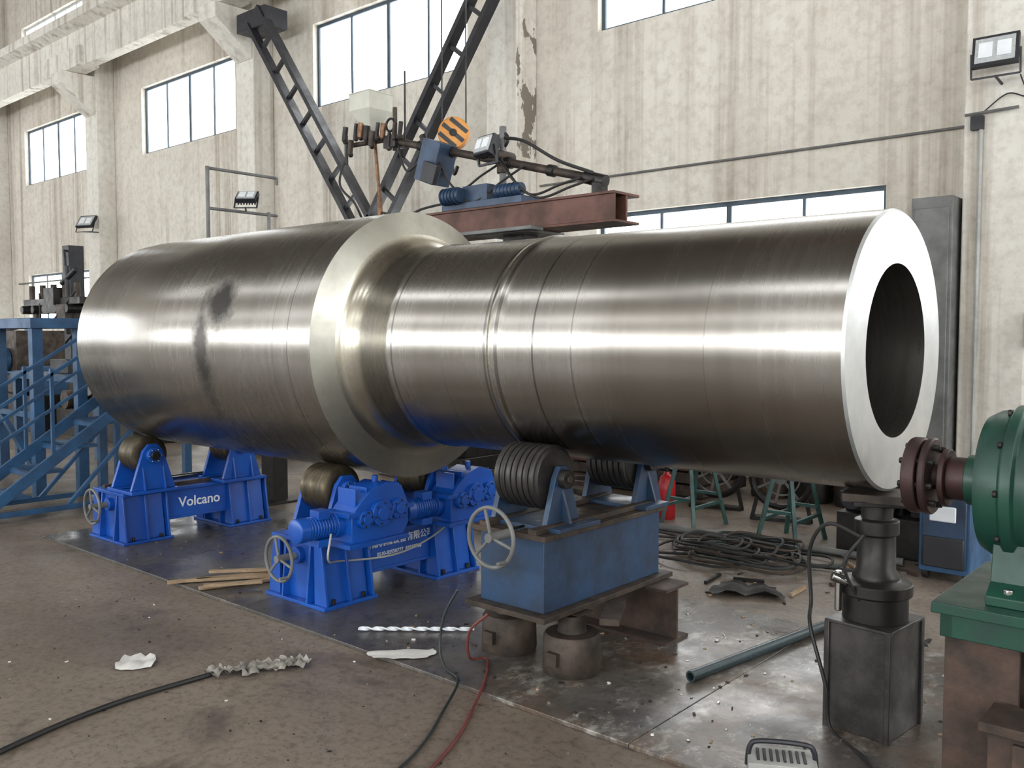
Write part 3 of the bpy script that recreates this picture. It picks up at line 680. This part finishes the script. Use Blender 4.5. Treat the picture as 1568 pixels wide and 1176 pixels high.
b.bb(-2.74,-2.38,8.75,9.28,.1,2.85,'grey'); b.bb(-2.71,-2.41,8.735,8.75,.2,2.75,'grey'); b.bb(-2.72,-2.40,8.78,9.25,0,.1,'blk'); b.cyl((-2.5,8.71,1.4),(-2.5,8.735,1.4),.03,'blk'); b.bb(-2.52,-2.48,8.71,8.735,1.3,1.5,'blk')
b.done(.008)
b=B('wall_switch_box'); b.bb(-1.78,-1.62,8.8,8.9,1.5,1.8,'hop'); b.cyl((-1.7,8.79,1.7),(-1.7,8.8,1.7),.03,'blk'); b.done(.006)

# ---------------------------------------------------------------- background floor stuff
b=B('fire_extinguisher')
ex,ey=-4.1,6.75
b.lathe((ex,ey,0),(0,0,1),[(0,.02),(0,.07),(.01,.075),(.32,.075),(.36,.06),(.385,.03),(.41,.025),(.41,.01)],'red',28)
b.cyl((ex,ey,.41),(ex,ey,.45),.022,'dark'); b.bar((ex-.02,ey,.46),(ex+.1,ey,.48),.02,.01,'red'); b.bar((ex-.02,ey,.44),(ex+.1,ey,.43),.02,.01,'dark')
b.sweep([(ex,ey,.43),(ex-.08,ey-.02,.42),(ex-.1,ey-.03,.3),(ex-.085,ey-.03,.12)],.01,'rub'); b.done()
b=B('green_work_stand')
for xx in (-3.75,-2.9):
    for sy in(-1,1):
        for s2 in (-1,1): b.bar((xx,6.6+sy*.1+0,.92),(xx+s2*.16,6.6+sy*.27,0),.028,.028,'greenl')
        b.bar((xx-.12,6.6+sy*.21,.26),(xx+.12,6.6+sy*.21,.26),.024,.024,'greenl')
    for s2 in(-1,1): b.bar((xx+s2*.13,6.38,.2),(xx+s2*.13,6.82,.2),.024,.024,'greenl')
b.bb(-3.95,-2.72,6.46,6.74,.92,.97,'greenl'); b.done()
def fan(name,x,y,r):
    b=B(name); c=V((x,y,r+.12)); ax=V((.25,-1,0)).normalized(); u=V((0,0,1)).cross(ax).normalized()
    b.torus(c,ax,r,.03,'dark',32); b.torus(c,ax,r*.6,.008,'grey',32,6); b.cyl(c-ax*.06,c+ax*.06,.05,'grey')
    for k in range(7):
        a=k*2*math.pi/7; b.bar(c,c+(u*math.cos(a)+V((0,0,1))*math.sin(a))*r,.02,.02,'grey')
    b.bar(c+u*r*.8-V((0,0,r*.6)),V((x,y,0))+u*r,.03,.03,'dark'); b.bar(c-u*r*.8-V((0,0,r*.6)),V((x,y,0))-u*r,.03,.03,'dark'); b.bar(V((x,y,.015))+u*r,V((x,y,.015))-u*r,.12,.03,'dark')
    b.done()
fan('floor_fan',-4.0,7.45,.24); fan('floor_fan',-3.3,7.3,.25)
b=B('rusty_plate_stack')
for k in range(6): b.box((-5.1+.03*(k%3),8.1,.08+.12*k),(1.7-.1*(k%2),.9,.1),['rust','brown','beam'][k%3],.03*(k%3))
b.bb(-5.9,-4.3,7.7,8.5,0,.03,'dark'); b.done(.005)
b=B('steel_drum_row')
for k in range(4):
    b.lathe((-3.9+.42*k,8.4,0),(0,0,1),[(0,.02),(0,.19),(.02,.2),(.2,.195),(.21,.203),(.22,.195),(.4,.195),(.41,.203),(.42,.195),(.62,.2),(.64,.19),(.64,.02)],['rust','dark','brown','dark'][k],28)
b.done()
r=random.Random(5)
b=B('scrap_steel_bars')
for k in range(16):
    x=-5.6+r.uniform(-.7,.9); y=6.1+r.uniform(-.5,.9); a=r.uniform(-.5,.5); l=r.uniform(.4,.9); z=.03+.035*(k%5)
    b.bar((x-l*math.cos(a),y-l*math.sin(a),z),(x+l*math.cos(a),y+l*math.sin(a),z+.03),.05,.04,['rust','brown','dark','grey'][k%4])
b.bb(-6.3,-4.9,6.0,6.5,0,.04,'dark'); b.done(.003)
b=B('scrap_steel_bars')
for k in range(14):
    x=-4.9+r.uniform(-.5,.4); y=5.6+r.uniform(-.15,.3); a=r.uniform(-.9,.9); l=r.uniform(.2,.45); z=.04+.04*(k%6)
    b.bar((x-l*math.cos(a),y-l*math.sin(a),z),(x+l*math.cos(a),y+l*math.sin(a),z+.05),.06,.05,['beam','brown','dark','rust'][k%4])
b.done(.003)
b=B('cable_heap')
for k in range(22):
    cx=-2.9+r.uniform(-.35,.35); cy=5.85+r.uniform(-.25,.2); R0=r.uniform(.15,.42); pts=[]
    e=r.uniform(.5,1); ph=r.uniform(0,6)
    for j in range(15):
        a=ph+j*2*math.pi/12*r.uniform(.97,1.03); pts.append((cx+R0*math.cos(a),cy+R0*e*math.sin(a),.015+.006*k*max(0,1-R0)+.015*math.sin(a*3)+.012))
    b.sweep(pts,.010,['rub','rub','hoseG','brown'][k%4],6,4)
b.sweep([(-3.2,5.7,.02),(-3.7,5.5,.02),(-3.9,5.9,.02),(-3.6,6.1,.02),(-4.0,6.2,.02)],.010,'rub')
b.sweep([(-2.6,5.9,.02),(-2.2,6.0,.02),(-2.0,6.2,.02)],.010,'rub')
b.done()
b=B('floor_pipe'); b.cyl((-3.95,6.3,.03),(-2.0,6.4,.03),.028,'grey'); b.cyl((-3.95,6.3,.03),(-3.9,6.303,.03),.034,'grey'); b.done()
b=B('rubber_mat_scrap')
def patch(b,c,w,d,m,amp,seed,yaw,n=8,fold=0):
    r=random.Random(seed); c=V(c); q=Matrix.Rotation(yaw,3,'Z'); H=[[None]*(n+1) for _ in range(n+1)]
    for i in range(n+1):
        for j in range(n+1):
            u=i/n-.5; v=j/n-.5
            z=abs(amp*math.sin(u*7+seed)*math.cos(v*5+seed*2))+amp*.25*r.random()+fold*max(0,u-.2)**2*8
            H[i][j]=b.bm.verts.new(c+q@V((u*w*(1+.15*math.sin(v*4+seed)),v*d*(1+.15*math.sin(u*5+seed)),z)))
    mi=b.mi(m)
    for i in range(n):
        for j in range(n): b.bm.faces.new((H[i][j],H[i+1][j],H[i+1][j+1],H[i][j+1])).material_index=mi
patch(b,(-2.52,5.1,.005),.4,.26,'rub',.045,3,.4); b.done(recalc=False)
b=B('blue_welding_power_source')
b.bb(-1.83,-1.52,6.15,6.7,.06,.60,'blue_s'); b.bb(-1.81,-1.54,6.13,6.15,.1,.56,'blue_d'); b.bb(-1.8,-1.55,6.12,6.14,.1,.3,'blk'); b.bb(-1.76,-1.6,6.115,6.13,.4,.5,'white')
for x in(-1.8,-1.55):
    for y in(6.22,6.6): b.cyl((x-.02,y,.045),(x+.02,y,.045),.045,'rub')
b.sweep([(-1.7,6.2,.6),(-1.7,6.2,.68),(-1.7,6.6,.68),(-1.7,6.6,.6)],.012,'blk'); b.done(.008)
b=B('dark_rag'); patch(b,(-1.42,4.75,.025),.14,.1,'rub',.02,5,.2); b.done(recalc=False)

# ---------------------------------------------------------------- floor small items
b=B('steel_floor_pipe'); b.lathe((-2.03,3.56,.047),(.17,1.08,0),[(0,.018),(0,.026),(1.12,.026),(1.12,.018)],'pipe',20,True); b.done()
b=B('twisted_metal_strip')
A=V((-3.72,3.02,.036));C=V((-3.25,3.42,.036)); n=110; d=(C-A).normalized(); s_=V((-d.y,d.x,0)); pv=None; mi=b.mi('white')
for k in range(n+1):
    a=k*.23; p=A.lerp(C,k/n); off=(s_*math.cos(a)+V((0,0,1))*math.sin(a))*.010; off2=(s_*-math.sin(a)+V((0,0,1))*math.cos(a))*.004
    v=[b.bm.verts.new(p+off+off2),b.bm.verts.new(p-off+off2),b.bm.verts.new(p-off-off2),b.bm.verts.new(p+off-off2)]
    if pv:
        for i in range(4): b.bm.faces.new((pv[i],pv[(i+1)%4],v[(i+1)%4],v[i])).material_index=mi
    pv=v
b.done()
b=B('paper_sheet'); patch(b,(-3.28,2.93,.024),.30,.12,'paper',.006,1,.75,8,.0); b.done(recalc=False)
b=B('paper_sheet'); patch(b,(-4.20,2.04,.004),.16,.16,'paper',.02,2,.9,6,.0); b.done(recalc=False)
b=B('timber_offcuts')
for (x,y,l,a,z) in ((-5.2,3.08,.62,1.1,.033),(-5.08,3.2,.6,.95,.033),(-4.98,3.1,.5,1.2,.033),(-5.12,3.28,.55,.85,.056),(-4.93,3.02,.35,1.0,.056)):
    b.box((x,y,z),(l,.04,.018),'wood',a)
b.done(.003)
r=random.Random(11)
b=B('scattered_floor_debris')
def chip(x,y,z0,s,m):
    b.box((x,y,z0+s*.18),(s*r.uniform(.5,1.6),s*r.uniform(.3,.8),s*.36),m,r.uniform(0,3.1))
for k in range(170):
    x=r.uniform(-3.6,-.9); y=r.uniform(2.92,4.6); chip(x,y,.02,r.uniform(.006,.02),['chrome','brown','rust','paper','dark','wood'][k%6])
for k in range(60):
    x=r.uniform(-7.1,-3.6); y=r.uniform(2.9,4.6); chip(x,y,.02,r.uniform(.006,.02),['dark','brown','wood'][k%3])
for k in range(150):
    x=r.uniform(-6,-1.4); y=r.uniform(.9,2.8); chip(x,y,0,r.uniform(.004,.014),['dark','brown','rust','dark','paper'][k%5])
for k in range(80):
    x=r.uniform(-4,-1); y=r.uniform(4.75,6.6); chip(x,y,0,r.uniform(.01,.035),['dark','brown','rust','grey','wood'][k%5])
for k in range(7):
    x=r.uniform(-2.9,-1.7); y=r.uniform(4.75,6.2); l=r.uniform(.1,.25); a=r.uniform(0,3.1); b.bar((x,y,.012),(x+l*math.cos(a),y+l*math.sin(a),.012),.02,.02,['rust','dark','wood'][k%3])
b.done()
b=B('black_floor_hose')
b.sweep([(-3.1,.3,.012),(-3.5,.85,.012),(-3.70,1.32,.012),(-3.79,1.75,.012),(-3.78,2.2,.012)],.012,'rub'); b.done()
b=B('crumpled_plastic_film')
for k in range(6): patch(b,(-3.77+.035*k,2.22+.065*k,.004),.12,.09,'plast',.035,k+11,k*1.3,6)
b.done(recalc=False)
b=B('red_hose'); b.sweep([(-2.8,3.04,.30),(-2.9,3.02,.2),(-2.93,3.05,.06),(-2.92,3.15,.032),(-2.84,3.08,.03),(-2.70,2.90,.03),(-2.57,2.68,.009),(-2.45,2.48,.009),(-2.35,2.25,.009),(-2.27,2.0,.009),(-1.9,1.3,.009)],.007,'hoseR'); b.done()
b=B('green_hose'); b.sweep([(-2.99,3.03,.38),(-3.05,3.0,.25),(-3.06,2.98,.1),(-2.97,2.93,.032),(-2.82,2.86,.03),(-2.66,2.60,.009),(-2.51,2.35,.009),(-2.42,2.12,.009),(-2.32,1.7,.009),(-1.95,1.2,.009)],.0065,'hoseG'); b.done()

# ---------------------------------------------------------------- camera, world
cam=bpy.data.cameras.new('camera'); co=bpy.data.objects.new('camera',cam); bpy.context.collection.objects.link(co)
co.location=(0,0,1.6); co.rotation_euler=(math.radians(90-3.15),0,math.radians(41.1)); cam.sensor_width=36; cam.lens=36*1380/1568; cam.clip_end=200
bpy.context.scene.camera=co
w=bpy.data.worlds.new('world'); bpy.context.scene.world=w; w.use_nodes=True
w.node_tree.nodes['Background'].inputs[0].default_value=(.8,.88,1,1); w.node_tree.nodes['Background'].inputs[1].default_value=1.0
try:
    bpy.context.scene.view_settings.view_transform='Standard'; bpy.context.scene.view_settings.look='None'
except Exception as e: print(e)
bpy.context.scene.view_settings.exposure=0.17
